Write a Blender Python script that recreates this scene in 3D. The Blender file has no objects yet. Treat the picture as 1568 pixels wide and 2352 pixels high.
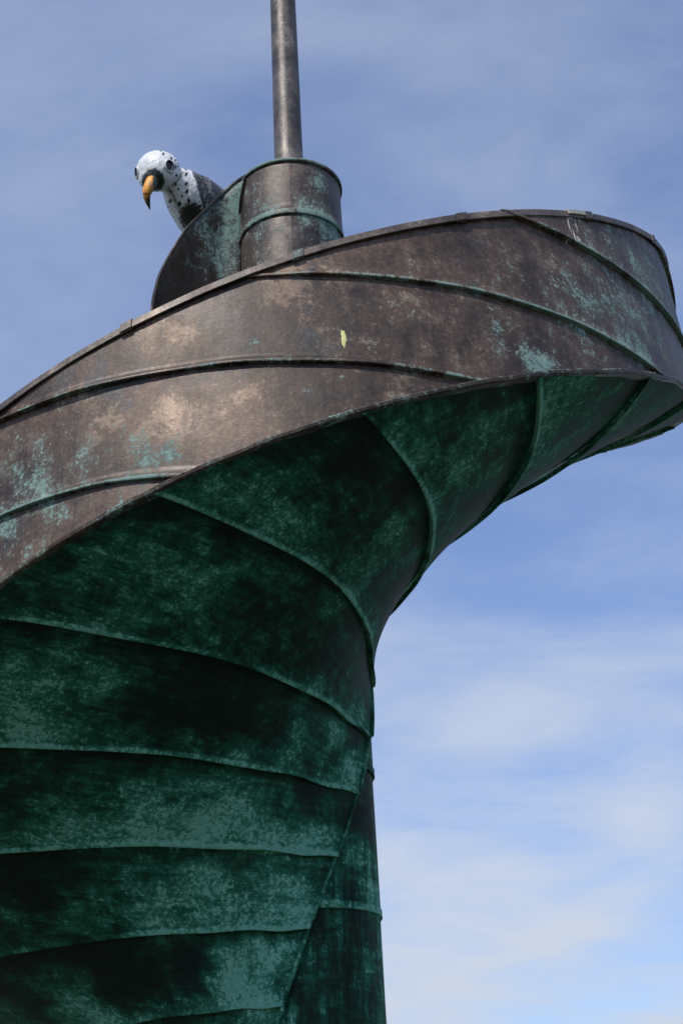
import bpy, bmesh, math, random
import numpy as np
from mathutils import Vector, Matrix
rad = math.radians
random.seed(7); rng = np.random.default_rng(7)
scene = bpy.context.scene
COL = scene.collection

# ------------------------------------------------------------------ camera
CAM_D, CAM_Z = 10.0, 1.6
PITCH, ROLL, HEAD, FPX = 0.4639356791, 0.0501251949, 0.0286305123, 3541.39790
F_ = np.array([math.sin(HEAD)*math.cos(PITCH), math.cos(HEAD)*math.cos(PITCH), math.sin(PITCH)])
R0 = np.array([math.cos(HEAD), -math.sin(HEAD), 0.0]); U0 = np.cross(R0, F_)
R_ = R0*math.cos(ROLL) - U0*math.sin(ROLL); U_ = U0*math.cos(ROLL) + R0*math.sin(ROLL)
cd = bpy.data.cameras.new('camera'); cam = bpy.data.objects.new('camera', cd); COL.objects.link(cam)
cd.sensor_fit = 'VERTICAL'; cd.sensor_height = 36.0; cd.lens = 36.0*FPX/2352.0; cd.clip_end = 6000
cam.matrix_world = Matrix(((R_[0], U_[0], -F_[0], 0), (R_[1], U_[1], -F_[1], -CAM_D), (R_[2], U_[2], -F_[2], CAM_Z), (0, 0, 0, 1)))
scene.camera = cam

# ------------------------------------------------------------------ sky and sun
SUN_AZ, SUN_EL = rad(32), rad(52)          # sun stands behind the viewer's left shoulder
world = bpy.data.worlds.new('World'); scene.world = world; world.use_nodes = True
wn = world.node_tree.nodes; wl = world.node_tree.links; wn.clear()
def N(nodes, t, **kw):
    n = nodes.new(t)
    for k, v in kw.items():
        if k.startswith('_'): n.inputs[int(k[1:])].default_value = v
        else: setattr(n, k, v)
    return n
out = N(wn, 'ShaderNodeOutputWorld'); bg = N(wn, 'ShaderNodeBackground'); bg.inputs[1].default_value = 0.13
sky = N(wn, 'ShaderNodeTexSky', sky_type='NISHITA', sun_disc=False)
sky.sun_elevation = SUN_EL; sky.sun_rotation = math.pi + SUN_AZ
sky.air_density = 1.0; sky.dust_density = 0.3; sky.ozone_density = 6.0; sky.altitude = 0
# thin high cloud: a flat layer overhead, looked up where the view ray meets it
tc = N(wn, 'ShaderNodeTexCoord'); sep = N(wn, 'ShaderNodeSeparateXYZ'); wl.new(tc.outputs['Generated'], sep.inputs[0])
zc = N(wn, 'ShaderNodeMath', operation='MAXIMUM', _1=0.04); wl.new(sep.outputs[2], zc.inputs[0])
zo = N(wn, 'ShaderNodeMath', operation='ADD', _1=0.26); wl.new(zc.outputs[0], zo.inputs[0])
cx = N(wn, 'ShaderNodeMath', operation='DIVIDE'); wl.new(sep.outputs[0], cx.inputs[0]); wl.new(zo.outputs[0], cx.inputs[1])
cy = N(wn, 'ShaderNodeMath', operation='DIVIDE'); wl.new(sep.outputs[1], cy.inputs[0]); wl.new(zo.outputs[0], cy.inputs[1])
cv = N(wn, 'ShaderNodeCombineXYZ'); wl.new(cx.outputs[0], cv.inputs[0]); wl.new(cy.outputs[0], cv.inputs[1])
def wnoise(scale, sx, sy, rot, detail, rough, dist, off):
    mp = N(wn, 'ShaderNodeMapping'); mp.inputs['Scale'].default_value = (sx, sy, 1); mp.inputs['Rotation'].default_value = (0, 0, rot)
    mp.inputs['Location'].default_value = off
    wl.new(cv.outputs[0], mp.inputs[0])
    n = N(wn, 'ShaderNodeTexNoise'); n.inputs['Scale'].default_value = scale; n.inputs['Detail'].default_value = detail
    n.inputs['Roughness'].default_value = rough; n.inputs['Distortion'].default_value = dist
    wl.new(mp.outputs[0], n.inputs[0]); return n.outputs[0]
def wmath(op, a, b):
    m = N(wn, 'ShaderNodeMath', operation=op)
    for i, v in enumerate((a, b)):
        if isinstance(v, (int, float)): m.inputs[i].default_value = v
        else: wl.new(v, m.inputs[i])
    return m.outputs[0]
big = wnoise(1.5, 0.9, 1.2, 0.25, 4, 0.5, 0.2, (0.3, 16.7, 0))
fine = wnoise(4.2, 0.8, 1.3, 0.5, 9, 0.58, 0.35, (0.3, 16.7, 0))
cl = wmath('ADD', wmath('MULTIPLY', big, 0.58), wmath('MULTIPLY', fine, 0.42))
mr = N(wn, 'ShaderNodeMapRange', interpolation_type='SMOOTHSTEP'); wl.new(cl, mr.inputs[0])
mr.inputs[1].default_value = 0.36; mr.inputs[2].default_value = 0.66; mr.inputs[3].default_value = 0.25; mr.inputs[4].default_value = 0.80
# sight lines near the horizon pass through more of the layer
low = N(wn, 'ShaderNodeMapRange'); wl.new(sep.outputs[2], low.inputs[0])
low.inputs[1].default_value = 0.05; low.inputs[2].default_value = 0.55; low.inputs[3].default_value = 1.6; low.inputs[4].default_value = 0.66
cm = N(wn, 'ShaderNodeMath', operation='MULTIPLY', use_clamp=True); wl.new(mr.outputs[0], cm.inputs[0]); wl.new(low.outputs[0], cm.inputs[1])
mix = N(wn, 'ShaderNodeMix', data_type='RGBA'); wl.new(cm.outputs[0], mix.inputs[0]); hs = N(wn, 'ShaderNodeHueSaturation'); hs.inputs['Saturation'].default_value = 1.16; hs.inputs['Value'].default_value = 1.08; hs.inputs['Hue'].default_value = 0.508
wl.new(sky.outputs[0], hs.inputs['Color']); wl.new(hs.outputs[0], mix.inputs[6])
mix.inputs[7].default_value = (3.85, 4.3, 5.15, 1)
wl.new(mix.outputs[2], bg.inputs[0]); wl.new(bg.outputs[0], out.inputs[0])
sd = bpy.data.lights.new('sun', 'SUN'); sd.energy = 3.0; sd.angle = rad(0.53); sd.color = (1.0, 0.95, 0.88)
sun = bpy.data.objects.new('sun', sd); COL.objects.link(sun)
sdir = Vector((-math.sin(SUN_AZ)*math.cos(SUN_EL), -math.cos(SUN_AZ)*math.cos(SUN_EL), math.sin(SUN_EL)))
sun.rotation_euler = sdir.to_track_quat('Z', 'Y').to_euler(); sun.location = sdir*40
vs = scene.view_settings; vs.view_transform = 'Standard'; vs.look = 'None'; vs.gamma = 1; vs.use_curve_mapping = False; vs.exposure = 0.25
scene.render.engine = 'CYCLES'

# ------------------------------------------------------------------ helpers
def tag(o, label=None, cat=None, group=None, kind=None):
    for k, v in (('label', label), ('category', cat), ('group', group), ('kind', kind)):
        if v: o[k] = v
    return o
def link(name, me, mat, parent=None):
    o = bpy.data.objects.new(name, me); COL.objects.link(o)
    if mat and not me.materials: me.materials.append(mat)
    if parent: o.parent = parent
    return o
def empty(name, loc=(0, 0, 0)):
    o = bpy.data.objects.new(name, None); COL.objects.link(o); o.location = loc; o.empty_display_size = 0.3; return o
def cyl(r, az, z): return np.stack([r*np.sin(az), -r*np.cos(az), z], -1)
WD = [(rng.normal(size=3), rng.uniform(0, 6.28)) for _ in range(40)]
for k in range(40): WD[k] = (WD[k][0]/np.linalg.norm(WD[k][0]), WD[k][1])
def wob(P, f, seed=0, n=8):
    s = 0
    for k in range(n):
        d, ph = WD[(seed*8 + k) % 40]; s = s + np.sin((P@d)*f*(0.7 + 0.09*k) + ph)
    return s/n*1.4
def sstep(a, b, x):
    t = np.clip((x - a)/(b - a), 0, 1); return t*t*(3 - 2*t)

# surface stains measured on the sculpture: x, y, z, radius, amount
GREEN_BAND = [(2.35,-1.55,7.25,.45,.60),(2.05,-1.95,6.95,.40,.60),(-1.65,-2.4,5.45,.32,.60),(2.6,-1.0,7.4,.35,.65),(1.6,-2.35,6.6,.3,.48),(1.78,-2.19,6.85,.2,.8),(2.07,-1.96,6.68,.18,.9),(1.34,-2.53,6.25,.14,1.),(1.98,-1.98,7.16,.14,.7),(1.18,-2.58,6.49,.16,.35),(1.89,-2.1,6.95,.09,.9),(1.44,-2.45,6.48,.14,.5),(2.43,-1.4,7.58,.16,.6),(-1.5,-2.5,5.66,.18,.8),(-1.61,-2.43,5.4,.16,.9),(-1.06,-2.69,5.61,.16,.5),(-.82,-2.77,5.46,.11,.6),(-.75,-2.79,5.58,.08,.8),(-1.34,-2.58,5.47,.14,.8),(-.25,-2.84,6.21,.06,.7),(.1,-2.85,6.2,.06,.7),(1.74,-2.15,7.55,.09,.2),(.83,-2.71,6.48,.14,.15),(-1.01,-2.71,5.52,.07,.7),(1.81,-2.12,7.37,.11,.5),(2.13,-1.79,7.59,.14,.4)]
BARE_BAND = [(-.72,-2.79,5.82,.14,1),(-.57,-2.8,6.36,.14,.8),(-1.04,-2.7,5.78,.18,.5),(-.2,-2.86,5.91,.23,.4),(-.05,-2.83,6.49,.23,.4),(-.96,-2.72,6.23,.09,.8),(.52,-2.82,5.91,.18,.4)]
GREEN_UNDER = [(1.76,-1.9,6.33,.21,.5),(2.04,-1.48,6.51,.18,.5),(1.32,-2.15,6.1,.18,.5),(1.29,-1.55,6.07,.15,.5),(1.65,-1.48,6.29,.18,.5),(1.06,-1.61,5.92,.15,.45),(2.35,-1.16,6.72,.15,.5),(.93,-1.38,5.84,.12,.4),(1.67,-2.21,6.29,.18,.4),(.67,-1.29,5.63,.12,.4),(-1.49,-1.84,4.78,.28,.9),(-1.62,-1.62,4.64,.2,.8),(-1.19,-1.7,4.75,.15,.7),(-1.05,-2.4,5.14,.23,.6),(-.67,-2.18,5.14,.2,.5),(-.34,-2.13,5.24,.18,.3),(-.17,-2.64,5.51,.23,.5),(.02,-2.35,5.48,.2,.4),(.53,-1.77,5.59,.15,.6),(.42,-1.57,5.48,.13,.5),(.59,-2.49,5.79,.15,.5),(1.04,-2.22,5.96,.2,.5),(.92,-1.98,5.86,.18,.5),(1.49,-1.8,6.18,.15,.4),(.17,-.52,4.75,.15,.8),(-.07,-.76,4.64,.13,.6),(.25,-.36,4.58,.13,.9),(.33,-.33,4.95,.08,.6),(-1.46,-.86,4.16,.23,.7),(-1.02,-.82,4.15,.28,.9),(-.63,-.75,4.18,.23,1.),(-.32,-.62,4.18,.2,.8),(-.02,-.46,4.09,.15,.9),(-.85,-.7,4.07,.15,.9),(-1.05,-.44,3.78,.23,.8),(-1.41,-.3,3.73,.18,.7),(-.67,-.48,3.82,.23,.8),(-.29,-.46,3.81,.23,.8),(-.1,-.43,3.66,.13,.9),(-.8,-.57,3.93,.15,.4),(-.51,-.26,3.33,.15,1.3),(-.34,-.34,3.41,.13,1.1),(-.4,-.27,3.21,.15,1.2),(-.23,-.38,3.46,.08,.8),(-1.58,.37,3.35,.2,.8),(-1.43,.41,3.24,.13,1.),(-2.16,1.1,3.38,.15,.5),(-1.97,-.13,3.79,.08,.5),(-1.1,.18,3.19,.15,.5),(-.04,-.95,4.84,.1,.5),(-.18,-1.18,4.87,.08,.5),(.2,-1.44,5.28,.1,.5),(.37,-.87,5.29,.08,.6)]
DARK_UNDER = [(-.84,-1.36,4.62,.23,.8),(-.56,-1.14,4.58,.2,.6),(-.23,-1.24,4.87,.23,.4),(-1.74,-.41,3.89,.23,.8),(-1.98,0,3.71,.13,.6),(-1.24,-.07,3.48,.33,1.),(-.81,-.18,3.41,.15,.8),(-1.5,-2.06,4.89,.2,.7),(-1.32,-2.23,5.,.15,.7),(.31,-2.58,5.68,.15,.6),(.03,-2.78,5.63,.2,.6),(-.22,-.61,4.25,.1,.6),(-.06,-.54,4.3,.13,.7),(.16,-2.18,5.49,.15,.5),(-1.55,-.58,3.96,.18,.5),(-1.78,.23,3.52,.2,.5)]
def blobs(P, L):
    s = np.zeros(len(P))
    for x, y, z, r, a in L:
        d2 = ((P - np.array([x, y, z]))**2).sum(1); s = np.maximum(s, a*np.exp(-d2/(1.6*r*r)))
    return s
def make_mesh(name, verts, faces, stain=None, uv=None, smooth=True):
    me = bpy.data.meshes.new(name); me.from_pydata([tuple(v) for v in verts], [], [tuple(f) for f in faces]); me.update()
    if smooth: me.polygons.foreach_set('use_smooth', [True]*len(me.polygons))
    if stain is not None:
        at = me.attributes.new('stain', 'FLOAT_COLOR', 'POINT')
        at.data.foreach_set('color', np.concatenate([stain, np.ones((len(stain), 1))], 1).astype(np.float32).ravel())
    if uv is not None:
        ul = me.uv_layers.new(name='uv')
        li = np.zeros(len(me.loops), dtype=np.int32); me.loops.foreach_get('vertex_index', li)
        ul.data.foreach_set('uv', uv[li].astype(np.float32).ravel())
    return me

# ------------------------------------------------------------------ materials
def nodes_of(name):
    m = bpy.data.materials.new(name); m.use_nodes = True; nt = m.node_tree; nt.nodes.clear(); return m, nt
class G:
    """small node-graph helper"""
    def __init__(s, nt): s.nt = nt; s.n = nt.nodes; s.l = nt.links
    def put(s, sock, v):
        if v is None: return
        if isinstance(v, bpy.types.NodeSocket): s.l.new(v, sock)
        else: sock.default_value = v
    def math(s, op, a, b=None, c=None, clamp=False):
        m = s.n.new('ShaderNodeMath'); m.operation = op; m.use_clamp = clamp
        s.put(m.inputs[0], a); s.put(m.inputs[1], b); s.put(m.inputs[2], c); return m.outputs[0]
    def noise(s, vec, scale, detail=5, rough=.55, dist=0., out=0):
        m = s.n.new('ShaderNodeTexNoise'); s.put(m.inputs['Vector'], vec); s.put(m.inputs['Scale'], scale); s.put(m.inputs['Detail'], detail)
        s.put(m.inputs['Roughness'], rough); s.put(m.inputs['Distortion'], dist); return m.outputs[out]
    def scale(s, vec, sc, loc=(0, 0, 0), rot=(0, 0, 0)):
        m = s.n.new('ShaderNodeMapping'); s.put(m.inputs[0], vec); m.inputs['Scale'].default_value = sc; m.inputs['Location'].default_value = loc
        m.inputs['Rotation'].default_value = rot; return m.outputs[0]
    def rng(s, v, a, b, c=0., d=1., smooth=True):
        m = s.n.new('ShaderNodeMapRange'); m.interpolation_type = 'SMOOTHSTEP' if smooth else 'LINEAR'
        for i, x in enumerate((v, a, b, c, d)): s.put(m.inputs[i], x)
        return m.outputs[0]
    def mix(s, f, a, b):
        m = s.n.new('ShaderNodeMix'); m.data_type = 'RGBA'; s.put(m.inputs[0], f)
        for i, v in ((6, a), (7, b)): s.put(m.inputs[i], (*v, 1) if isinstance(v, tuple) else v)
        return m.outputs[2]
    def ramp(s, v, stops):
        m = s.n.new('ShaderNodeValToRGB'); s.put(m.inputs[0], v); e = m.color_ramp.elements
        while len(e) < len(stops): e.new(0.5)
        for el, (p, c) in zip(e, stops): el.position = p; el.color = (*c, 1)
        return m.outputs[0]
    def sum(s, *terms):
        """sum of (socket, weight, centre)"""
        acc = None
        for v, w, c in terms:
            t = s.math('MULTIPLY', s.math('SUBTRACT', v, c), w); acc = t if acc is None else s.math('ADD', acc, t)
        return acc
def copper_base(name):
    m, nt = nodes_of(name); g = G(nt)
    tc = nt.nodes.new('ShaderNodeTexCoord'); at = nt.nodes.new('ShaderNodeAttribute'); at.attribute_name = 'stain'
    sp = nt.nodes.new('ShaderNodeSeparateColor'); g.l.new(at.outputs[0], sp.inputs[0])
    info = nt.nodes.new('ShaderNodeObjectInfo')
    return m, nt, g, tc.outputs['Object'], tc.outputs['UV'], sp.outputs[0], sp.outputs[1], sp.outputs[2], info.outputs['Random']
def finish(nt, g, col, rough, metal, height, dist=.004, spec=.5):
    b = nt.nodes.new('ShaderNodeBsdfPrincipled'); o = nt.nodes.new('ShaderNodeOutputMaterial')
    g.put(b.inputs['Base Color'], col); g.put(b.inputs['Roughness'], rough); g.put(b.inputs['Metallic'], metal); g.put(b.inputs['Specular IOR Level'], spec)
    if height is not None:
        bp = nt.nodes.new('ShaderNodeBump'); bp.inputs['Distance'].default_value = dist; bp.inputs['Strength'].default_value = 1.0
        g.put(bp.inputs['Height'], height); g.l.new(bp.outputs[0], b.inputs['Normal'])
    g.l.new(b.outputs[0], o.inputs[0])
def brown_copper(name, gbias=0., darkk=0., bump=.0022, grey=0.):
    m, nt, g, P, UV, sg, sb, sw, rnd = copper_base(name)
    n1 = g.noise(P, 1.5, 3, .5); n2 = g.noise(P, 5.5, 12, .74, .25); n3 = g.noise(P, 42, 8, .8)
    nb = g.noise(g.scale(P, (1, 1, 1), (7, 3, 1)), 2.6, 10, .68, .35); drip = g.noise(g.scale(P, (11, 11, 1.1)), 1.0, 10, .7)
    # oxide browns: soft clouds, crisp-edged worn patches, fine grain
    t = g.sum((n1, .6, .5), (nb, 1.1, .5), (n2, .85, .5), (n3, 1.0, .5), (drip, .6, .5))
    worn = g.rng(g.math('ADD', g.math('MULTIPLY', sb, .30), g.sum((nb, 1.4, .5), (n2, 1.2, .5), (n3, .5, .5))), .17, .25)
    t = g.math('ADD', g.math('ADD', g.math('ADD', t, g.math('MULTIPLY', g.math('SUBTRACT', rnd, .5), .14)), .43 - darkk), g.math('MULTIPLY', worn, .20))
    brown = g.ramp(t, [(0.05, (.022, .016, .012)), (.30, (.055, .036, .0245)), (.5, (.108, .069, .0455)), (.72, (.185, .126, .086)), (.95, (.295, .215, .158))])
    blu = g.rng(g.sum((g.noise(g.scale(P, (1, 1, 1), (1, 9, 4)), 2.3, 9, .66, .3), 1., .5), (n3, .2, .5)), .09, .17)
    brown = g.mix(g.math('MULTIPLY', blu, .65), brown, (.036, .047, .050))
    red = g.rng(g.sum((g.noise(g.scale(P, (1, 1, 1), (4, 2, 9)), 2.9, 8, .62), 1., .5), (n2, .3, .5)), .07, .22)
    brown = g.mix(g.math('MULTIPLY', red, .40), brown, (.070, .038, .026))
    run = g.rng(g.noise(g.scale(P, (26, 26, .9), (2, 5, 3)), 1., 6, .6), .54, .66); brown = g.mix(g.math('MULTIPLY', run, .30), brown, (.030, .026, .024))
    if grey: brown = g.mix(grey, brown, g.ramp(t, [(.1, (.02, .02, .02)), (.9, (.22, .21, .20))]))
    # verdigris: greyish veil with flecks scattered through it
    gb = g.math('ADD', g.math('MULTIPLY', sg, .58), gbias)
    veil = g.rng(g.math('ADD', gb, g.sum((n2, 1.7, .5), (nb, .7, .5), (drip, .9, .5), (n3, .7, .5))), .16, .60)
    fleck = g.rng(g.math('ADD', gb, g.sum((n2, 2.3, .5), (n3, 2.6, .5), (drip, .9, .5))), .42, .60)
    edge = g.math('MULTIPLY', g.rng(sw, .90, .94), g.rng(g.math('ADD', gb, g.sum((n2, 2.4, .5), (n3, 2.0, .5), (n1, 1.3, .5))), -.02, .26))
    green = g.ramp(g.sum((n3, 1.1, .05), (n2, .5, .3)), [(.1, (.055, .115, .098)), (.5, (.130, .245, .210)), (.95, (.31, .44, .395))])
    c = g.mix(g.math('MULTIPLY', veil, .70), brown, (.078, .122, .110))
    mk = g.math('MAXIMUM', g.math('MULTIPLY', fleck, .80), g.math('MULTIPLY', edge, .75))
    c = g.mix(mk, c, green)
    pit = g.math('MULTIPLY', g.rng(n3, .55, .64), g.rng(nb, .44, .58)); c = g.mix(g.math('MULTIPLY', pit, .5), c, (.28, .25, .23))
    gm = g.math('MAXIMUM', mk, g.math('MULTIPLY', veil, .5))
    ro = g.math('ADD', g.rng(n2, .3, .7, .36, .56), g.math('MULTIPLY', gm, .32))
    me = g.math('MULTIPLY', g.math('SUBTRACT', 1., gm), .30)
    h = g.sum((n2, .55, .5), (n3, .75, .5)); h = g.math('ADD', h, g.math('MULTIPLY', mk, .2))
    finish(nt, g, c, ro, me, h, bump); return m
def green_copper(name, bias=0., dripk=.30, topk=-.15):
    m, nt, g, P, UV, sg, sb, sw, rnd = copper_base(name)
    n1 = g.noise(P, 1.6, 3, .5); n2 = g.noise(P, 4.6, 12, .75, .35); n3 = g.noise(P, 38, 8, .82)
    br = g.noise(g.scale(UV, (3.2, 17, 1)), 1.0, 10, .72, .5); drip = g.noise(g.scale(P, (13, 13, 1.5)), 1.0, 10, .72)
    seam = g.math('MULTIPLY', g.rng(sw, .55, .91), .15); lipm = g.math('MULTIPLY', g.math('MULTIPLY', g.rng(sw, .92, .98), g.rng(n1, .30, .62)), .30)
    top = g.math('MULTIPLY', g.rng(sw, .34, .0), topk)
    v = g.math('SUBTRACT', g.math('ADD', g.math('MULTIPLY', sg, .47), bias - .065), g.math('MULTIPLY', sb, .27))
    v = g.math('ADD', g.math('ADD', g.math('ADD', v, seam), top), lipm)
    v = g.math('ADD', v, g.sum((n1, .3, .5), (n2, 1.25, .5), (br, .80, .5), (drip, dripk*1.6, .5), (rnd, .08, .5)))
    # three ages of patina, each with its own ragged edge
    soft = g.rng(v, -.26, .30)
    c = g.ramp(soft, [(0., (.0080, .0165, .0125)), (.35, (.0090, .0410, .0250)), (.65, (.0120, .0820, .0480)), (1., (.0230, .1350, .0830))])
    mid = g.rng(g.math('ADD', v, g.sum((n3, 1.5, .5))), .12, .24); lite = g.rng(g.math('ADD', v, g.sum((n3, 2.1, .5))), .31, .44)
    c = g.mix(g.math('MULTIPLY', mid, .80), c, (.046, .215, .136))
    c = g.mix(g.math('MULTIPLY', lite, .80), c, g.ramp(n3, [(.40, (.115, .350, .250)), (.60, (.260, .540, .425))]))
    rust = g.math('MULTIPLY', g.rng(g.sum((g.noise(g.scale(P, (1, 1, 1), (5, 1, 8)), 3.0, 10, .72), 1., .5), (n3, .3, .5)), .13, .22), .45)
    c = g.mix(rust, c, (.018, .020, .016))
    ro = g.rng(v, -.2, .5, .62, .88)
    h = g.sum((n2, .7, .5), (n3, .8, .5)); h = g.math('ADD', h, g.math('MULTIPLY', mid, .2))
    finish(nt, g, c, ro, 0., h, .003, spec=.14); return m
def plain(name, col, rough=.6, var=.3, sc=20, metal=0., bump=.002):
    m, nt, g, P, UV, *_ = copper_base(name)
    n = g.noise(P, sc, 6, .6); n2 = g.noise(P, sc*5, 3, .6)
    k = g.sum((n, 1.6, .5), (n2, .8, .5)); k = g.math('ADD', k, .5, clamp=True)
    c = g.mix(k, tuple(x*(1 - var) for x in col), tuple(min(1, x*(1 + var)) for x in col))
    finish(nt, g, c, rough, metal, k, bump); return m
M_BAND = brown_copper('weathered_brown_copper', gbias=.02)
M_CAP = brown_copper('edge_copper', gbias=-.04, darkk=-.06, grey=.35)
M_TOP = brown_copper('upper_copper', gbias=.14, darkk=.02, grey=.25)
M_MAST = brown_copper('mast_copper', gbias=-.02, darkk=.0, grey=.6)
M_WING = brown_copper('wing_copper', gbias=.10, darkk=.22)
M_TRIM = brown_copper('blackened_trim', gbias=-.2, darkk=.36)
M_UNDER = green_copper('verdigris_copper')
M_HEM = green_copper('hem_verdigris', .10)
M_RIM = brown_copper('rim_copper', gbias=.06, darkk=.12)
M_COLUMN = green_copper('column_verdigris', .02, 1.1, -.03)

# ------------------------------------------------------------------ ground
def ground_mat():
    m, nt, g, P, UV, *_ = copper_base('paving_and_grass')
    n = g.noise(P, .35, 6, .6); n2 = g.noise(P, 6, 8, .65)
    c = g.mix(g.rng(n, .4, .62), (.060, .062, .050), (.050, .075, .028)); c = g.mix(g.math('MULTIPLY', n2, .5), c, (.09, .088, .08))
    finish(nt, g, c, .9, 0., n2, .01); return m
gm_ = make_mesh('ground', [(-1500, -1500, 0), (1500, -1500, 0), (1500, 1500, 0), (-1500, 1500, 0)], [(0, 1, 2, 3)], smooth=False)
tag(link('ground', gm_, ground_mat()), kind='structure')

# ------------------------------------------------------------------ the spiral: one profile carried up a helix
RC = 0.40624
KR = np.array([.42110, .48765, .73935, 1.30082, 2.15042, 2.88255])
KZ = np.array([3.66199, 4.23123, 4.71252, 5.07051, 5.40241, 5.65845])
KA = np.array([0, .53831, .97961, 1.31433, 1.61438, 1.82533])
PR, P2, GG = 1.0268074, .0019442, (-.0108952, .0040906)
TH = (1.1786958, .1063050, -.0536045); TR = (.9758562, -.0439181, .0366852)
TK = np.linspace(0, 1, 6)
def spl(y):
    n = 6; h = .2; A = np.eye(n); b = np.zeros(n)
    for i in range(1, n-1): A[i, i-1:i+2] = (1, 4, 1); b[i] = 6*(y[i-1] - 2*y[i] + y[i+1])/h/h
    m = np.linalg.solve(A, b)
    def f(t):
        i = np.clip((t/h).astype(int), 0, n-2); x = t - TK[i]
        return y[i] + x*((y[i+1] - y[i])/h - h*(2*m[i] + m[i+1])/6) + m[i]/2*x*x + (m[i+1] - m[i])/(6*h)*x**3
    return f
FR, FZ, FA = spl(KR), spl(KZ), spl(KA)
AZ_END, AZ_LOW = rad(160), rad(-225)
def swell(az): return 1 - .55*sstep(rad(138), rad(175), az) - .80*sstep(rad(-115), rad(-225), az)
def sheet_rz(az, t):
    aq = np.clip(az, rad(-90), rad(125))
    s = 1 + t*(GG[0]*aq + GG[1]*aq**2); r = FR(t)*s; r = KR[0] + (r - KR[0])*swell(az)
    return r, FZ(t) + PR*az + P2*t*aq**2
def sheet(az, t):
    r, z = sheet_rz(az, t); return cyl(r, az, z)
def band(az, v):
    o = np.ones_like(az); r, z = sheet_rz(az, o); aq = np.clip(az, rad(-80), rad(120))
    h = (TH[0] + TH[1]*aq + TH[2]*aq**2)*(.25 + .75*swell(az))*(.03 + .97*sstep(rad(-222), rad(-120), az)); k = TR[0] + TR[1]*aq + TR[2]*aq**2
    return cyl(r*(1 + (k - 1)*v), az, z + h*v)
def surf_normal(fn, az, t, e=1e-3):
    ta = np.clip(t - e, 0, 1); tb = np.clip(t + e, 0, 1)
    n = np.cross(fn(az + e, t) - fn(az - e, t), fn(az, tb) - fn(az, ta)); n /= np.linalg.norm(n, axis=-1)[..., None] + 1e-12
    rx = np.stack([np.sin(az), -np.cos(az), -.9*np.ones_like(az)], -1); s = np.sign((n*rx).sum(-1)); return n*s[..., None]

def panel(name, fn, azu, azl, mat, parent, rows=50, lip=.05, rise=.022, proud=.007, seed=0, gL=(), bL=(), under=.08, dent=.006, thick=.012, fold=True):
    """one sheet of copper between an upper and a lower seam; its lower edge laps over the next sheet"""
    t = np.linspace(0, 1, rows)
    au, al = azu(t), azl(t); base = fn(al, t); wid = np.linalg.norm(fn(au, t) - base, axis=1); wid = np.maximum(wid, .12)
    ncol = 18; cols = []; flag = [.9*k/(ncol - 1) for k in range(ncol)] + [.93, .95, .97, .985, 1.]
    dl = lip/wid
    for k in range(ncol): cols.append((-under + (1 - dl + under)*k/(ncol - 1), 0.))
    bumps = (.8, 1., .9, .95, .6) if fold else (.05, .25, .6, 1., .8)
    cols += [(1 - dl*f, b) for f, b in zip((.86, .72, .35, .08, 0.), bumps)]
    W = np.stack([c[0]*np.ones(rows) for c in cols], 1); B = np.stack([np.full(rows, c[1]) for c in cols], 1)
    T = np.repeat(t[:, None], W.shape[1], 1)
    # hand-cut edges are never quite true
    jit = (.006/wid)[:, None]*np.sin(T*23 + seed)*np.clip(W, 0, 1)
    A = au[:, None] + (al - au)[:, None]*(W + jit)
    P = fn(A.ravel(), T.ravel()); n = surf_normal(fn, A.ravel(), T.ravel())
    w = W.ravel()
    off = rise*np.clip(w, -.1, 1) + proud*B.ravel() + dent*wob(P, 3.1, seed) + .0042*wob(P, 7., seed + 1) + .0016*wob(P, 17., seed + 4) + .0035*B.ravel()*wob(P, 14., seed + 2)
    V = P + n*off[:, None]
    R, C = W.shape; idx = np.arange(R*C).reshape(R, C); faces = []
    for i in range(R - 1):
        for j in range(C - 1): faces.append((idx[i, j], idx[i, j+1], idx[i+1, j+1], idx[i+1, j]))
    ring = np.concatenate([idx[:, -1], idx[-1, ::-1][1:], idx[::-1, 0][1:], idx[0][1:]])     # the sheet's own thickness
    k0 = len(V); nn = n[ring]; dep = np.where(np.isin(ring, idx[:, -1]), .03, thick)
    V2 = np.concatenate([V, V[ring], V[ring] - nn*dep[:, None]]); m = len(ring)
    for i in range(m - 1): faces.append((k0 + i, k0 + i + 1, k0 + m + i + 1, k0 + m + i))
    src = np.concatenate([np.arange(k0), ring, ring])
    pos = P[src]
    fl = np.tile(np.array(flag), R)
    st = np.stack([np.clip(blobs(pos, gL), 0, 1.5), np.clip(blobs(pos, bL), 0, 1.5), fl[src]], 1)
    L = np.concatenate([[0], np.cumsum(np.linalg.norm(np.diff(base, axis=0), axis=1))])
    uv = np.stack([np.repeat(L[:, None], C, 1).ravel(), (W*wid[:, None]).ravel() + seed*1.7], 1)[src]
    o = link(name, make_mesh(name, V2, faces, st, uv), mat, parent); return o

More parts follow.
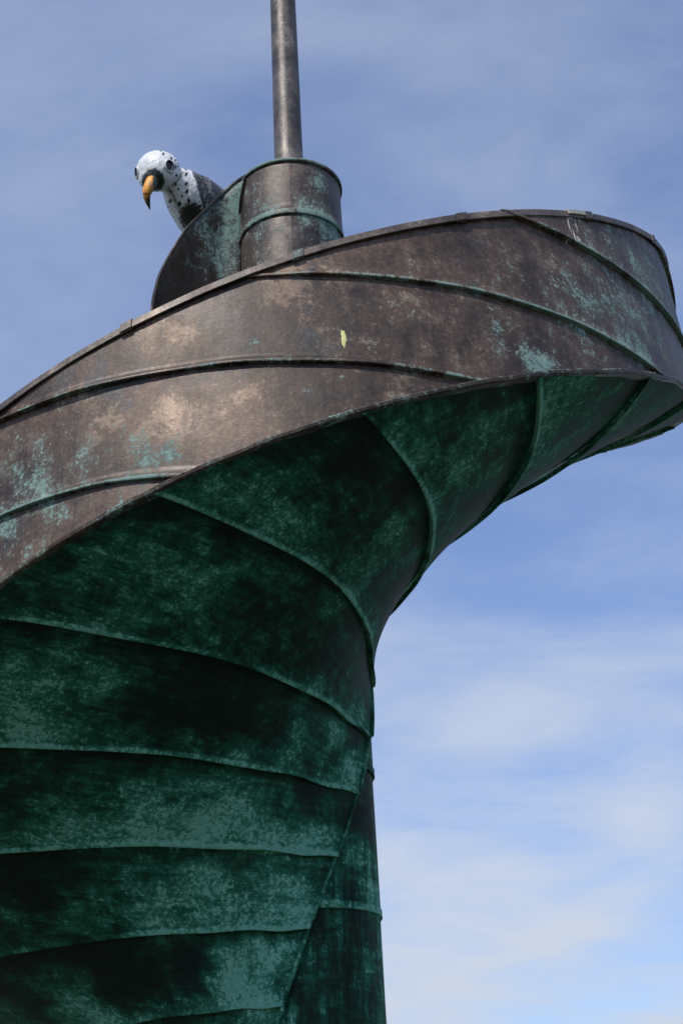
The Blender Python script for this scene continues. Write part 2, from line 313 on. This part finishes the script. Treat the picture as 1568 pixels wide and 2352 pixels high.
def sweep(name, pts, side, up, prof, mat, parent, green=0., caps=True, seam_w=.5, seed=0, wobble=.002):
    """carry a small profile (side, up) along a line of points"""
    pts = np.asarray(pts); n = len(pts); k = len(prof)
    V = np.concatenate([pts + side*a + up*b for a, b in prof]).reshape(k, n, 3).transpose(1, 0, 2).reshape(-1, 3)
    V = V + wobble*np.stack([wob(V, 19, seed), wob(V, 19, seed + 1), wob(V, 19, seed + 2)], 1)
    faces = []
    for i in range(n - 1):
        for j in range(k): a = i*k + j; b = i*k + (j + 1) % k; faces.append((a, b, b + k, a + k))
    if caps: faces.append(tuple(range(k))[::-1]); faces.append(tuple(range((n-1)*k, n*k)))
    st = np.tile([green, 0, seam_w], (len(V), 1)); uv = np.stack([np.repeat(np.linspace(0, 1, n), k), np.tile(np.linspace(0, .2, k), n)], 1)
    me = make_mesh(name, V, faces, st, uv, smooth=False); return link(name, me, mat, parent)

tower = empty('spiral_tower')
tag(tower, 'tall twisting copper sculpture with green underside, brown outer band and mast', 'sculpture')

# --- underside sheets: seams every 24 degrees, swept back as they rise to the rim
US = [153.6647, 132.7211, 111.1284, 88.8175, 65.3283, 41.6411, 18.0251, -6.641, -30.8161]
seam_u = [rad(x) for x in US]
while seam_u[0] < rad(255): seam_u.insert(0, seam_u[0] + rad(22.5))
while seam_u[-1] > rad(-165): seam_u.append(seam_u[-1] - rad(24))
for k in range(len(seam_u) - 1):
    u0, u1 = seam_u[k], seam_u[k+1]
    panel('underside_panel', sheet, lambda t, u=u0: u - FA(t), lambda t, u=u1: u - FA(t), M_UNDER, tower, rows=64, lip=.046, rise=.026, proud=.010,
          seed=k, gL=GREEN_UNDER, bL=DARK_UNDER, dent=.011, fold=False)
    # folded strip along the inner edge, one length for each sheet
    az = np.linspace(u0, u1 + rad(1.2), 14); t0 = np.zeros_like(az); p = sheet(az, t0 + .0); n = surf_normal(sheet, az, t0)
    tdir = sheet(az, t0 + .02) - p; tdir /= np.linalg.norm(tdir, axis=1)[:, None]
    lapo = n*(np.linspace(.006, .026, 14))[:, None]
    sweep('edge_strip', p + lapo, tdir, n, [(-.012, -.02), (-.012, .008), (.0, .012), (.04, .010), (.046, -.01)], M_HEM, tower, green=.25, seed=k)

# --- outer band sheets
BS = {'A': (-.22660, .75719, .79092), 'B': (.35141, .90917, .14452), 'C': (.89979, .98419, .05329), 'D': (1.62211, 1.38337, -.23204)}
bseams = [(BS['D'][0] + rad(38*i), BS['D'][1], BS['D'][2]) for i in (2, 1)] + [BS[k] for k in 'DCBA']
for i in range(1, 5): bseams.append((BS['A'][0] - rad(34*i), .757 - .08*i, .6))
for k in range(len(bseams) - 1):
    a, b = bseams[k], bseams[k+1]
    lim = lambda x: np.clip(x, AZ_LOW, AZ_END)
    panel('band_panel', band, lambda v, q=a: lim(q[0] - q[1]*v - q[2]*v*v), lambda v, q=b: lim(q[0] - q[1]*v - q[2]*v*v), M_BAND, tower, rows=44,
          lip=.060, rise=.022, proud=.009, seed=k + 3, gL=GREEN_BAND, bL=BARE_BAND, under=.04, dent=.009)

# --- hem where the band folds under, and the capping along its top edge
def rim_frame(az, v):
    p = band(az, np.full_like(az, v)); side = np.stack([np.sin(az), -np.cos(az), 0*az], -1); return p, side, np.tile([0, 0, 1.], (len(az), 1))
hem_az = np.radians(np.arange(-150, 151, 12.5))
for k in range(len(hem_az) - 1):
    az = np.linspace(hem_az[k], hem_az[k+1] + rad(.3), 14); p, s, u = rim_frame(az, 0.)
    sweep('hem', p, s, u, [(-.05, -.022), (.012, -.027), (.024, -.019), (.027, -.002), (.020, .010), (-.01, .010)], M_RIM, tower, green=.35, seed=k, wobble=.0055)
cap_az = [rad(x) for x in (-150, -118, -86, -52, -19, .5, 21, 42.5, 62.5, 84, 106, 130, 150)]
for k in range(len(cap_az) - 1):
    az = np.linspace(cap_az[k], cap_az[k+1], 16); p, s, u = rim_frame(az, 1.)
    tilt = random.uniform(-.003, .003)
    c = sweep('cap_strip', p, s, u, [(-.045, .004), (.020, .006), (.034 + tilt, -.004), (.038 + tilt, -.048), (.030, -.052), (.022, -.010), (-.045, -.008)], M_CAP, tower, seed=k)
    az = np.linspace(cap_az[k] - rad(.55), cap_az[k] + rad(.75), 4); p, s, u = rim_frame(az, 1.)
    sweep('cap_clip', p, s, u, [(-.05, .010), (.024, .012), (.043, .002), (.046, -.050), (.030, -.058), (.02, -.012), (-.05, -.012)], M_CAP, c, green=.5, seed=k, wobble=.004)

# --- central column
def lathe(name, prof, mat, parent, n=72, a0=0., a1=2*math.pi, stain=None, seed=0, dent=.003, zfun=None):
    az = np.linspace(a0, a1, n); V = []; S = []; UVs = []
    for r, z, w in prof:
        V.append(cyl(np.full(n, r), az, np.full(n, z))); S.append(np.tile([0, 0, w], (n, 1))); UVs.append(np.stack([az*RC, np.full(n, z)], 1))
    V = np.concatenate(V); S = np.concatenate(S).astype(float); U = np.concatenate(UVs)
    rd = V.copy(); rd[:, 2] = 0; rd /= np.linalg.norm(rd, axis=1)[:, None] + 1e-9
    V = V + rd*(dent*wob(V, 5, seed))[:, None]
    if zfun: V[:, 2] += zfun(np.arctan2(V[:, 0], -V[:, 1]), V[:, 2])
    if stain: S[:, 0] = blobs(V, stain)
    m = len(prof); faces = []
    for i in range(m - 1):
        for j in range(n - 1): faces.append((i*n + j, i*n + j + 1, (i+1)*n + j + 1, (i+1)*n + j))
    return link(name, make_mesh(name, V, faces, S, U), mat, parent)
ZR = [0, .9, 1.83, 2.75, 3.68, 4.61, 5.5, 6.4, 7.25, 8.13, 8.99]; ZTOP = 9.525
COLG = [(.36, -.2, 3.85, .1, 1.0), (.36, -.2, 3.3, .12, .6), (.38, -.15, 3.05, .1, .5), (.3, -.28, 4.0, .1, .7), (.39, -.1, 3.45, .1, .7)]
for k in range(len(ZR)):
    z0 = ZR[k]; z1 = ZR[k+1] if k + 1 < len(ZR) else ZTOP; r = RC
    pf = [(r - .004, z1 + .03, 0)] + [(r - .002 + .006*q, z1 - (z1 - z0 - .055)*q, q*.8) for q in np.linspace(0, 1, 9)]
    pf += [(r + .011, z0 + .050, .93), (r + .0135, z0 + .044, .96), (r + .012, z0 + .022, 1), (r + .014, z0 + .004, 1), (r + .012, z0, 1), (r - .004, z0 - .001, 1)]
    if k == len(ZR) - 1: pf[0] = (r - .002, z1 - .001, 0)
    lathe('column_panel', pf, M_TOP if z0 > 7 else M_COLUMN, tower, seed=k, stain=COLG if z0 < 7 else [(.25, -.3, 9.35, .1, .7), (.1, -.38, 9.02, .12, .7), (.3, -.25, 8.9, .12, .9), (-.2, -.34, 9.03, .08, .8)], dent=.004)
lathe('top_rim', [(RC - .01, ZTOP - .03, .5), (RC + .010, ZTOP - .028, .9), (RC + .017, ZTOP - .020, 1), (RC + .017, ZTOP - .002, 1), (RC + .008, ZTOP + .006, 1), (RC - .04, ZTOP + .006, .9)], M_TOP, tower, dent=.002)
lathe('top_plate', [(RC - .03, ZTOP + .004, .3), (.25, ZTOP + .035, .3), (.125, ZTOP + .05, .3)], M_TOP, tower, dent=.001)
lathe('mast', [(.1185, ZTOP + .02, .2)] + [(.1185 - .0012*q, ZTOP + .03 + .25*q, .2) for q in range(19)] + [(.02, ZTOP + 4.6, .2)], M_MAST, tower, n=56, dent=.0012)
lathe('mast_collar', [(.112, ZTOP + .09, .9), (.130, ZTOP + .088, .95), (.132, ZTOP + .05, .9), (.15, ZTOP + .042, 1), (.15, ZTOP + .030, 1)], M_TOP, tower, n=48, dent=.001)

# --- curved wing plate springing from the column's left side and dropping into the hollow of the spiral
WT = np.array([(-.330, -.225, 9.530), (-.430, -.150, 9.515), (-.5397, -.120, 9.432), (-.6729, -.190, 9.215), (-.8016, -.300, 8.971), (-.9159, -.470, 8.602), (-.9824, -.600, 8.323), (-1.0100, -.690, 8.090), (-1.0180, -.760, 7.893), (-.995, -.900, 7.50), (-.93, -1.05, 7.0)])
def resample(Pn, n):
    # Catmull-Rom through the measured points
    Q = np.concatenate([[2*Pn[0] - Pn[1]], Pn, [2*Pn[-1] - Pn[-2]]]); m = len(Pn) - 1; out = []
    for s in np.linspace(0, m - 1e-6, n):
        i = int(s); x = s - i; a, b, c, d = Q[i:i+4]
        out.append(.5*((2*b) + (c - a)*x + (2*a - 5*b + 4*c - d)*x*x + (3*b - a - 3*c + d)*x**3))
    return np.array(out)
wt = resample(WT, 60); rows = 26; V = []; st = []; uvw = []
floor_ = np.array([sheet(np.array([math.atan2(p[0], -p[1])]), np.array([min(.99, max(.05, float(np.interp(math.hypot(p[0], p[1]), KR, TK))))]))[0][2] for p in wt])
for q in np.linspace(0, 1, rows):
    z = wt[:, 2] + (floor_ + .03 - wt[:, 2])*q**1.3
    shift = np.clip((wt[:, 2] - z)/.38, 0, 1)[:, None]*np.exp(-(np.arange(60)/9.)[:, None])*np.array([[-.075, .205, 0]])
    P = np.stack([wt[:, 0], wt[:, 1], z], 1) + shift; V.append(P); st.append(np.tile([0, 0, .4], (60, 1))); uvw.append(np.stack([np.arange(60)*.03, np.full(60, q*4)], 1))
V = np.concatenate(V); st = np.concatenate(st).astype(float)
st[:, 0] = blobs(V, [(-.45, -.1, 9.3, .22, 1.0), (-.5, -.1, 9.0, .22, 1.0), (-.6, -.15, 9.1, .22, .8), (-.6, -.15, 8.8, .15, .7)])
V = V + .004*np.stack([wob(V, 6, 1), wob(V, 6, 2), 0*V[:, 0]], 1)
fc = [(i*60 + j, i*60 + j + 1, (i+1)*60 + j + 1, (i+1)*60 + j) for i in range(rows - 1) for j in range(59)]
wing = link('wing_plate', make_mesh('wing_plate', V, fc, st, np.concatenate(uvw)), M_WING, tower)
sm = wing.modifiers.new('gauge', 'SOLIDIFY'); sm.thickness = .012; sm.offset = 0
tg = np.gradient(wt, axis=0); tg /= np.linalg.norm(tg, axis=1)[:, None]
sd_ = np.cross(tg, np.array([0, 0, 1.])); sd_ /= np.linalg.norm(sd_, axis=1)[:, None]; up_ = np.cross(sd_, tg)
sweep('wing_edge', wt, sd_, up_, [(-.010, -.012), (-.010, .006), (.0, .010), (.010, .006), (.010, -.012)], M_TRIM, wing, wobble=.002)
# cover strip in the crease between plate and column
cs = np.array([(-.347, -.226, 9.50), (-.391, -.135, 9.33), (-.412, -.02, 9.17), (-.415, .0, 8.99), (-.415, .0, 8.6), (-.415, .0, 7.9)]); cs = resample(cs, 24)
sdc = cs.copy(); sdc[:, 2] = 0; sdc /= np.linalg.norm(sdc, axis=1)[:, None]; tgc = np.cross(np.array([0, 0, 1.]), sdc)
sweep('crease_strip', cs, sdc, tgc, [(-.01, -.012), (.012, -.010), (.012, .010), (-.01, .012)], M_TRIM, tower)
# perch bracket behind the plate
br = resample(np.array([(-.30, .25, 9.02), (-.46, .40, 9.02), (-.64, .60, 9.02), (-.80, .75, 9.02)]), 10)
tb = np.gradient(br, axis=0); tb /= np.linalg.norm(tb, axis=1)[:, None]; sb_ = np.cross(tb, [0, 0, 1.])
sweep('perch_bracket', br, sb_, np.tile([0, 0, 1.], (10, 1)), [(-.13, -.015), (.13, -.015), (.13, .015), (-.13, .015)], M_CAP, tower)

# --- marks on the band: a yellow paint dab and white bird droppings running down from the edge
from mathutils.bvhtree import BVHTree
def band_tree():
    vv = []; ff = []
    for o in tower.children:
        if o.name.startswith('band_panel'):
            k = len(vv); vv += [tuple(v.co) for v in o.data.vertices]; ff += [tuple(i + k for i in p.vertices) for p in o.data.polygons]
    return BVHTree.FromPolygons(vv, ff)
BT = band_tree()
def dab(name, az, v, w, h, mat, seed, ragged=.25, taper=0.):
    """a thin film of paint or dropping that lies on the sheet wherever the sheet goes"""
    n = 24; a = np.linspace(0, 2*math.pi, n, endpoint=False); rg = 1 + ragged*.5*np.sin(3*a + seed) + ragged*.5*np.sin(5*a + 2*seed) + ragged*.3*np.sin(9*a + 3*seed)
    p0 = band(np.array([az]), np.array([v]))[0]; nrm = surf_normal(band, np.array([az]), np.array([v]))[0]
    tx = np.array([math.cos(az), math.sin(az), 0]); ty = np.cross(nrm, tx); ty = ty*np.sign(ty[2])
    V = []
    for q in (1., .7, .4, .0):
        P = p0 + np.outer(np.cos(a)*rg*w*q*(1 + taper*np.sin(a)), tx) + np.outer(np.sin(a)*rg*h*q, ty)
        for p in P:
            hit = BT.ray_cast(Vector(p + nrm*.25), Vector(-nrm), .5); hp = np.array(hit[0]) if hit[0] else p + nrm*.02
            V.append(hp + nrm*(.0004 if q == 1. else .0022))
    f = [(i*n + j, i*n + (j+1) % n, (i+1)*n + (j+1) % n, (i+1)*n + j) for i in range(3) for j in range(n)]
    return link(name, make_mesh(name, V, f), mat, tower)
M_YEL = plain('yellow_paint', (.60, .60, .24), .6, .25, 30); M_DROP = plain('dried_droppings', (.42, .41, .35), .85, .35, 60)
tag(dab('paint_mark', rad(5.3), .412, .014, .060, M_YEL, 1.2, ragged=.22), 'small upright yellow paint mark on the brown band')

az = np.linspace(rad(38.6), rad(43.4), 12); p, sd2, u2 = rim_frame(az, 1.)
tag(sweep('bird_dropping', p, sd2, u2, [(-.03, .0135), (.023, .0135), (.041, .001), (.043, -.030), (.036, -.030), (.02, .006), (-.03, .004)], M_DROP, tower, wobble=.004), 'chalky white bird dropping on the top edge')
for azd, vd, wd, hd, tp in ((38.4, .90, .007, .085, .5), (39.9, .915, .006, .07, .5), (38.9, .835, .008, .045, -.3), (39.6, .81, .016, .026, -.2), (39.0, .955, .022, .012, 0), (40.8, .95, .006, .03, .5), (37.6, .80, .005, .02, .3), (40.4, .77, .004, .008, 0), (38.2, .76, .004, .006, 0)):
    dab('dropping_streak', rad(azd), vd, wd, hd, M_DROP, azd*7, ragged=.45, taper=tp)

# ------------------------------------------------------------------ gull
GS = .00357                                    # metres per unit of the gull's own plan
e1, e2, e3 = R_, U_, -F_                       # the statue is turned to look down at the path
GH = np.array([-1.0923, .2, 9.9373])
GK = .000281                                   # lens foreshortening allowed for in the plan
def gw(p):
    p = np.array(p, float); z = p[..., 2].copy(); p[..., 0] += z*GK*422; p[..., 1] -= z*GK*783
    return GH + GS*(p[..., 0:1]*e1 + p[..., 1:2]*e2 + p[..., 2:3]*e3)
gull = empty('gull_statue', tuple(gw(np.array([110, -190, -150.]))))
tag(gull, 'white painted gull statue with black spots and orange beak peering over the copper edge', 'bird statue')
gull.location = (0, 0, 0)
def blobtube(bm, path, k=20):
    """loft of round sections along a path of (x,y,z,r[,flat])"""
    path = [np.array(p, float) for p in path]; rings = []
    for i, p in enumerate(path):
        a = path[max(i-1, 0)][:3]; b = path[min(i+1, len(path)-1)][:3]; d = (b - a)/(np.linalg.norm(b - a) + 1e-9)
        s = np.cross(d, [0.13, 1, 0.05]); s /= np.linalg.norm(s); u = np.cross(s, d); r = p[3]; fl = p[4] if len(p) > 4 else 1.
        rings.append([bm.verts.new(p[:3] + s*math.cos(q)*r + u*math.sin(q)*r*fl) for q in np.linspace(0, 2*math.pi, k, endpoint=False)])
    for A, B in zip(rings[:-1], rings[1:]):
        for i in range(k): bm.faces.new((A[i], A[(i+1) % k], B[(i+1) % k], B[i]))
    bm.faces.new(rings[0][::-1]); bm.faces.new(rings[-1])
def ellip(bm, c, r, seg=32, rot=None):
    m = Matrix.Translation(c) @ (rot if rot else Matrix()) @ Matrix.Diagonal((*r, 1)); bmesh.ops.create_uvsphere(bm, u_segments=seg, v_segments=seg//2, radius=1, matrix=m)
bm = bmesh.new()
ellip(bm, (0, 0, 0), (50, 48.5, 51)); ellip(bm, (-10, -12, 12), (36, 36, 38)); ellip(bm, (4, 5, -12), (48, 43, 44))
blobtube(bm, [(2, -4, -14, 30), (34, -22, -22, 36), (56, -42, -38, 51), (77, -62, -58, 63), (102, -88, -90, 71), (142, -127, -127, 72), (190, -165, -165, 52), (235, -195, -205, 34), (275, -215, -240, 16)])
ellip(bm, (66, -36, -52), (38, 40, 44))
me = bpy.data.meshes.new('gull_raw'); bm.to_mesh(me); bm.free()
tmp = bpy.data.objects.new('gull_raw', me); COL.objects.link(tmp)
md = tmp.modifiers.new('r', 'REMESH'); md.mode = 'VOXEL'; md.voxel_size = 1.6
ms = tmp.modifiers.new('s', 'SMOOTH'); ms.factor = .6; ms.iterations = 9
dg = bpy.context.evaluated_depsgraph_get(); gm = bpy.data.meshes.new_from_object(tmp.evaluated_get(dg)); gm.name = 'gull_body'
bpy.data.objects.remove(tmp); nv = len(gm.vertices)
co = np.zeros(nv*3); gm.vertices.foreach_get('co', co); co = co.reshape(-1, 3)
no = np.zeros(nv*3); gm.vertices.foreach_get('normal', no); no = no.reshape(-1, 3)
nz = wob(co, .16, 1) ; nf = wob(co, .5, 2); nff = wob(co, 1.1, 3)
co = co + no*(.6*nz + .55*nf + .35*nff)[:, None]
colr = np.tile([.72, .73, .74], (nv, 1)) + (.05*nz + .03*nf)[:, None]
def paint(mask, c): 
    global colr
    mask = np.clip(mask, 0, 1)[:, None]; colr = colr*(1 - mask) + np.array(c)*mask
def zoom(zx, zy): return np.array([282.2 + .16*zx - 362, 393 - (313.6 + .16*zy)])      # plan of the statue's markings
front = sstep(-.05, .2, no[:, 2])
axis_d = np.array([.65, -.55, -.52]); along = co@axis_d; isbody = sstep(40, 52, co[:, 0] - co[:, 1]*.6 - .4*co[:, 2])
# grimy grey wash over the brow and cheek
paint(.8*sstep(-.1, .7, nz + .6*nf)*np.exp(-((co[:, 0] + 10)**2 + (co[:, 1] - 8)**2)/700)*front, (.30, .34, .33))
paint(.55*sstep(.0, .9, nf + nff)*sstep(0, -60, co[:, 1]), (.40, .42, .40))
# dark mask round the bill
dx = (co[:, 0] + 10)/26; dy = (co[:, 1] + 22)/27; paint(sstep(1.12, .92, np.sqrt(dx*dx + dy*dy) + .10*nf + .06*nff)*front, (.020, .032, .030))
# belly and throat staining
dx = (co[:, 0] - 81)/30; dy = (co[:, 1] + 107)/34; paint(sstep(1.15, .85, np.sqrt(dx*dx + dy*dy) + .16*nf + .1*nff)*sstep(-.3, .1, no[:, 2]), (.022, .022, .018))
for (xa, ya, xb, yb) in ((690, 780, 760, 930), (760, 930, 850, 1080), (870, 520, 740, 700)):
    A = zoom(xa, ya); B = zoom(xb, yb); q = np.clip(((co[:, :2] - A)@(B - A))/((B - A)@(B - A)), 0, 1); dd = np.linalg.norm(co[:, :2] - A - q[:, None]*(B - A), axis=1)
    paint(.75*sstep(4.5, 1.5, dd + 1.5*nf)*front, (.10, .10, .07))
SP = [(583,248,20),(697,313,18),(768,335,14),(760,437,22),(775,560,24),(765,690,18),(660,750,13),(555,780,10),(545,200,14),(797,425,12),(283,272,10),(918,465,20),(918,543,26),(920,685,28),(925,797,28),(855,862,20),(685,935,28),(820,970,32),(952,925,28),(1125,1010,24),(805,755,16),(685,785,18),(650,1030,18),(870,1035,14),(1110,940,12)]
for zx, zy, r in SP:
    c = zoom(zx, zy); ang = random.uniform(-.6, .6); d = co[:, :2] - c; ca, sa = math.cos(ang), math.sin(ang)
    q = np.hypot((d[:, 0]*ca + d[:, 1]*sa)*1.25, (-d[:, 0]*sa + d[:, 1]*ca)*.85); paint(sstep(1.25, .85, q/(r*.16) + .12*nf)*sstep(-.1, .08, no[:, 2]), (.016, .017, .018))
back = no[:, 2] < -.1
for k in range(46):
    i = rng.integers(nv)
    if no[i, 2] > -.15: continue
    q = np.linalg.norm(co - co[i], axis=1); paint(sstep(4.6, 3.2, q), (.016, .017, .018))
# dark back and folded-wing paint on the far side of the shoulder
edge_l = zoom(1000, 480); edge_r = zoom(1170, 1060)
q = np.clip((co[:, 1] - edge_l[1])/(edge_r[1] - edge_l[1]), -.3, 1.6); xb = edge_l[0] + (edge_r[0] - edge_l[0])*q
ism = sstep(-1.5, 1.5, co[:, 0] - xb + 3.2*nz + 2.4*nf + 1.0*nff)
greyk = sstep(-.2, .6, nf + .8*nz)[:, None]
mm = ism[:, None]; colr = colr*(1 - mm) + (np.array([.030, .033, .036])*(1 - greyk) + np.array([.15, .155, .155])*greyk)*mm
paint(ism*sstep(.75, 1.0, nf)*.8, (.5, .51, .5))
gm.vertices.foreach_set('co', gw(co).ravel()); gm.polygons.foreach_set('use_smooth', [True]*len(gm.polygons))
at = gm.attributes.new('paint', 'FLOAT_COLOR', 'POINT'); at.data.foreach_set('color', np.concatenate([np.clip(colr, .01, .9), np.ones((nv, 1))], 1).astype(np.float32).ravel()); gm.update()
def paint_mat(name, rough=.42):
    m, nt = nodes_of(name); g = G(nt); a = nt.nodes.new('ShaderNodeAttribute'); a.attribute_name = 'paint'; tc_ = nt.nodes.new('ShaderNodeTexCoord')
    n = g.noise(tc_.outputs['Object'], 60, 6, .65); n2 = g.noise(tc_.outputs['Object'], 14, 5, .6)
    c = g.mix(g.rng(g.sum((n, 1., .5), (n2, .8, .5)), .02, .5, 0, .45), a.outputs[0], (.22, .24, .22))
    finish(nt, g, c, g.rng(n2, .3, .7, rough - .08, rough + .15), 0., n, .003); return m
M_PAINT = paint_mat('chipped_paint')
body = link('body', gm, M_PAINT, gull)
def gpart(name, bmv, mat, parent, paintcol=None):
    me = bpy.data.meshes.new(name); bmv.to_mesh(me); bmv.free(); n = len(me.vertices)
    c = np.zeros(n*3); me.vertices.foreach_get('co', c); c = c.reshape(-1, 3)
    if paintcol is not None:
        at = me.attributes.new('paint', 'FLOAT_COLOR', 'POINT'); pc = np.array([paintcol(p) for p in c]); at.data.foreach_set('color', np.concatenate([pc, np.ones((n, 1))], 1).astype(np.float32).ravel())
    me.vertices.foreach_set('co', gw(c).ravel()); me.polygons.foreach_set('use_smooth', [True]*len(me.polygons)); me.update()
    return link(name, me, mat, parent)
# bill: stout base, hooked tip
bp_ = resample(np.array([(-12, -22, 36, 14), (-13.5, -26, 52, 14.5), (-17.5, -34, 62, 13.8), (-22.5, -45, 67, 11.8), (-24.5, -55, 68, 9.3), (-22.5, -69, 64, 6.2), (-19.5, -80, 59, 3.4), (-17.5, -88.5, 54, .8)]), 44)
bm = bmesh.new(); blobtube(bm, [tuple(r) for r in bp_], 32)
def billcol(p):
    q = wob(p[None], .22, 3)[0]; q2 = wob(p[None], .6, 1)[0]
    k = np.clip(.80 - q*.6 - .5*q2 - sstep(-44, -74, p[1])*.55 - sstep(-14, -4, p[0] + .22*(p[1] + 30))*.9 + .25*sstep(-32, -18, p[1]), 0, 1)
    return np.array([.030, .040, .034])*(1 - k) + np.array([.86, .36, .045])*k
gpart('bill', bm, M_PAINT, gull, billcol)
# eyes: raised painted ring round a dark hollow with a glossy pupil
M_EYE = plain('black_gloss', (.012, .014, .013), .18, .3, 40)
def eye(cen, nrm, a, b, roll):
    nrm = np.array(nrm, float); nrm /= np.linalg.norm(nrm); s = np.cross([0, 1, 0], nrm); s /= np.linalg.norm(s); u = np.cross(nrm, s)
    s, u = s*math.cos(roll) + u*math.sin(roll), -s*math.sin(roll) + u*math.cos(roll); cen = np.array(cen, float)
    bm = bmesh.new(); k = 36; rings = []
    for (f, hgt) in ((1.12, -5), (1.06, 1.5), (1.0, 4.5), (.90, 5.4), (.82, 4.6), (.78, 1.5), (.78, -3)):
        rings.append([bm.verts.new(cen + s*a*f*math.cos(q) + u*b*f*math.sin(q) + nrm*hgt) for q in np.linspace(0, 2*math.pi, k, endpoint=False)])
    for A, B in zip(rings[:-1], rings[1:]):
        for i in range(k): bm.faces.new((A[i], A[(i+1) % k], B[(i+1) % k], B[i]))
    def ec(p): 
        d = p - cen; ins = (d@s/a)**2 + (d@u/b)**2; w = np.array([.62, .63, .62])*(1 - .3*abs(wob(p[None], .5, 2)[0]))
        return w if ins > .70 else np.array([.03, .05, .045])
    ring = gpart('eye', bm, M_PAINT, gull, ec)
    bm = bmesh.new(); rot = Matrix((s, u, nrm)).transposed().to_4x4(); ellip(bm, cen - nrm*.5, (a*.80, b*.80, 3.6), 24, rot); gpart('pupil', bm, M_EYE, ring)
eye((26.5, 11, 38.5), (.60, .16, .77), 13, 16, rad(24)); eye((-45, -4, 13), (-.92, -.06, .30), 11.8, 15.5, rad(-14))
# legs and webbed feet on the bracket behind the plate
M_LEG = plain('leg_paint', (.20, .13, .05), .5, .3, 30)
binv = np.stack([e1, e2, e3])
def lg(w):
    p = (binv@(np.array(w) - GH))/GS; p[0] -= p[2]*GK*422; p[1] += p[2]*GK*783; return p
for sx in (-.08, .08):
    foot = np.array([-.66 + sx*.75, .60 - sx*.75*.0 + sx*.7, 9.04]); 
    top_ = foot + np.array([0, 0, .42]); bm = bmesh.new()
    blobtube(bm, [(*lg(top_), 9), (*lg(foot + np.array([0, .01, .2])), 5), (*lg(foot + np.array([0, 0, .02])), 5)], 12)
    for a in (-.5, 0, .5):
        d = np.array([-.10*math.cos(a) - .07*math.sin(a), -.07*math.cos(a) + .10*math.sin(a), 0]); blobtube(bm, [(*lg(foot + np.array([0, 0, .012])), 4), (*lg(foot + d*.6 + np.array([0, 0, .012])), 3.4), (*lg(foot + d + np.array([0, 0, .008])), 2)], 8)
    gpart('leg', bm, M_LEG, gull)
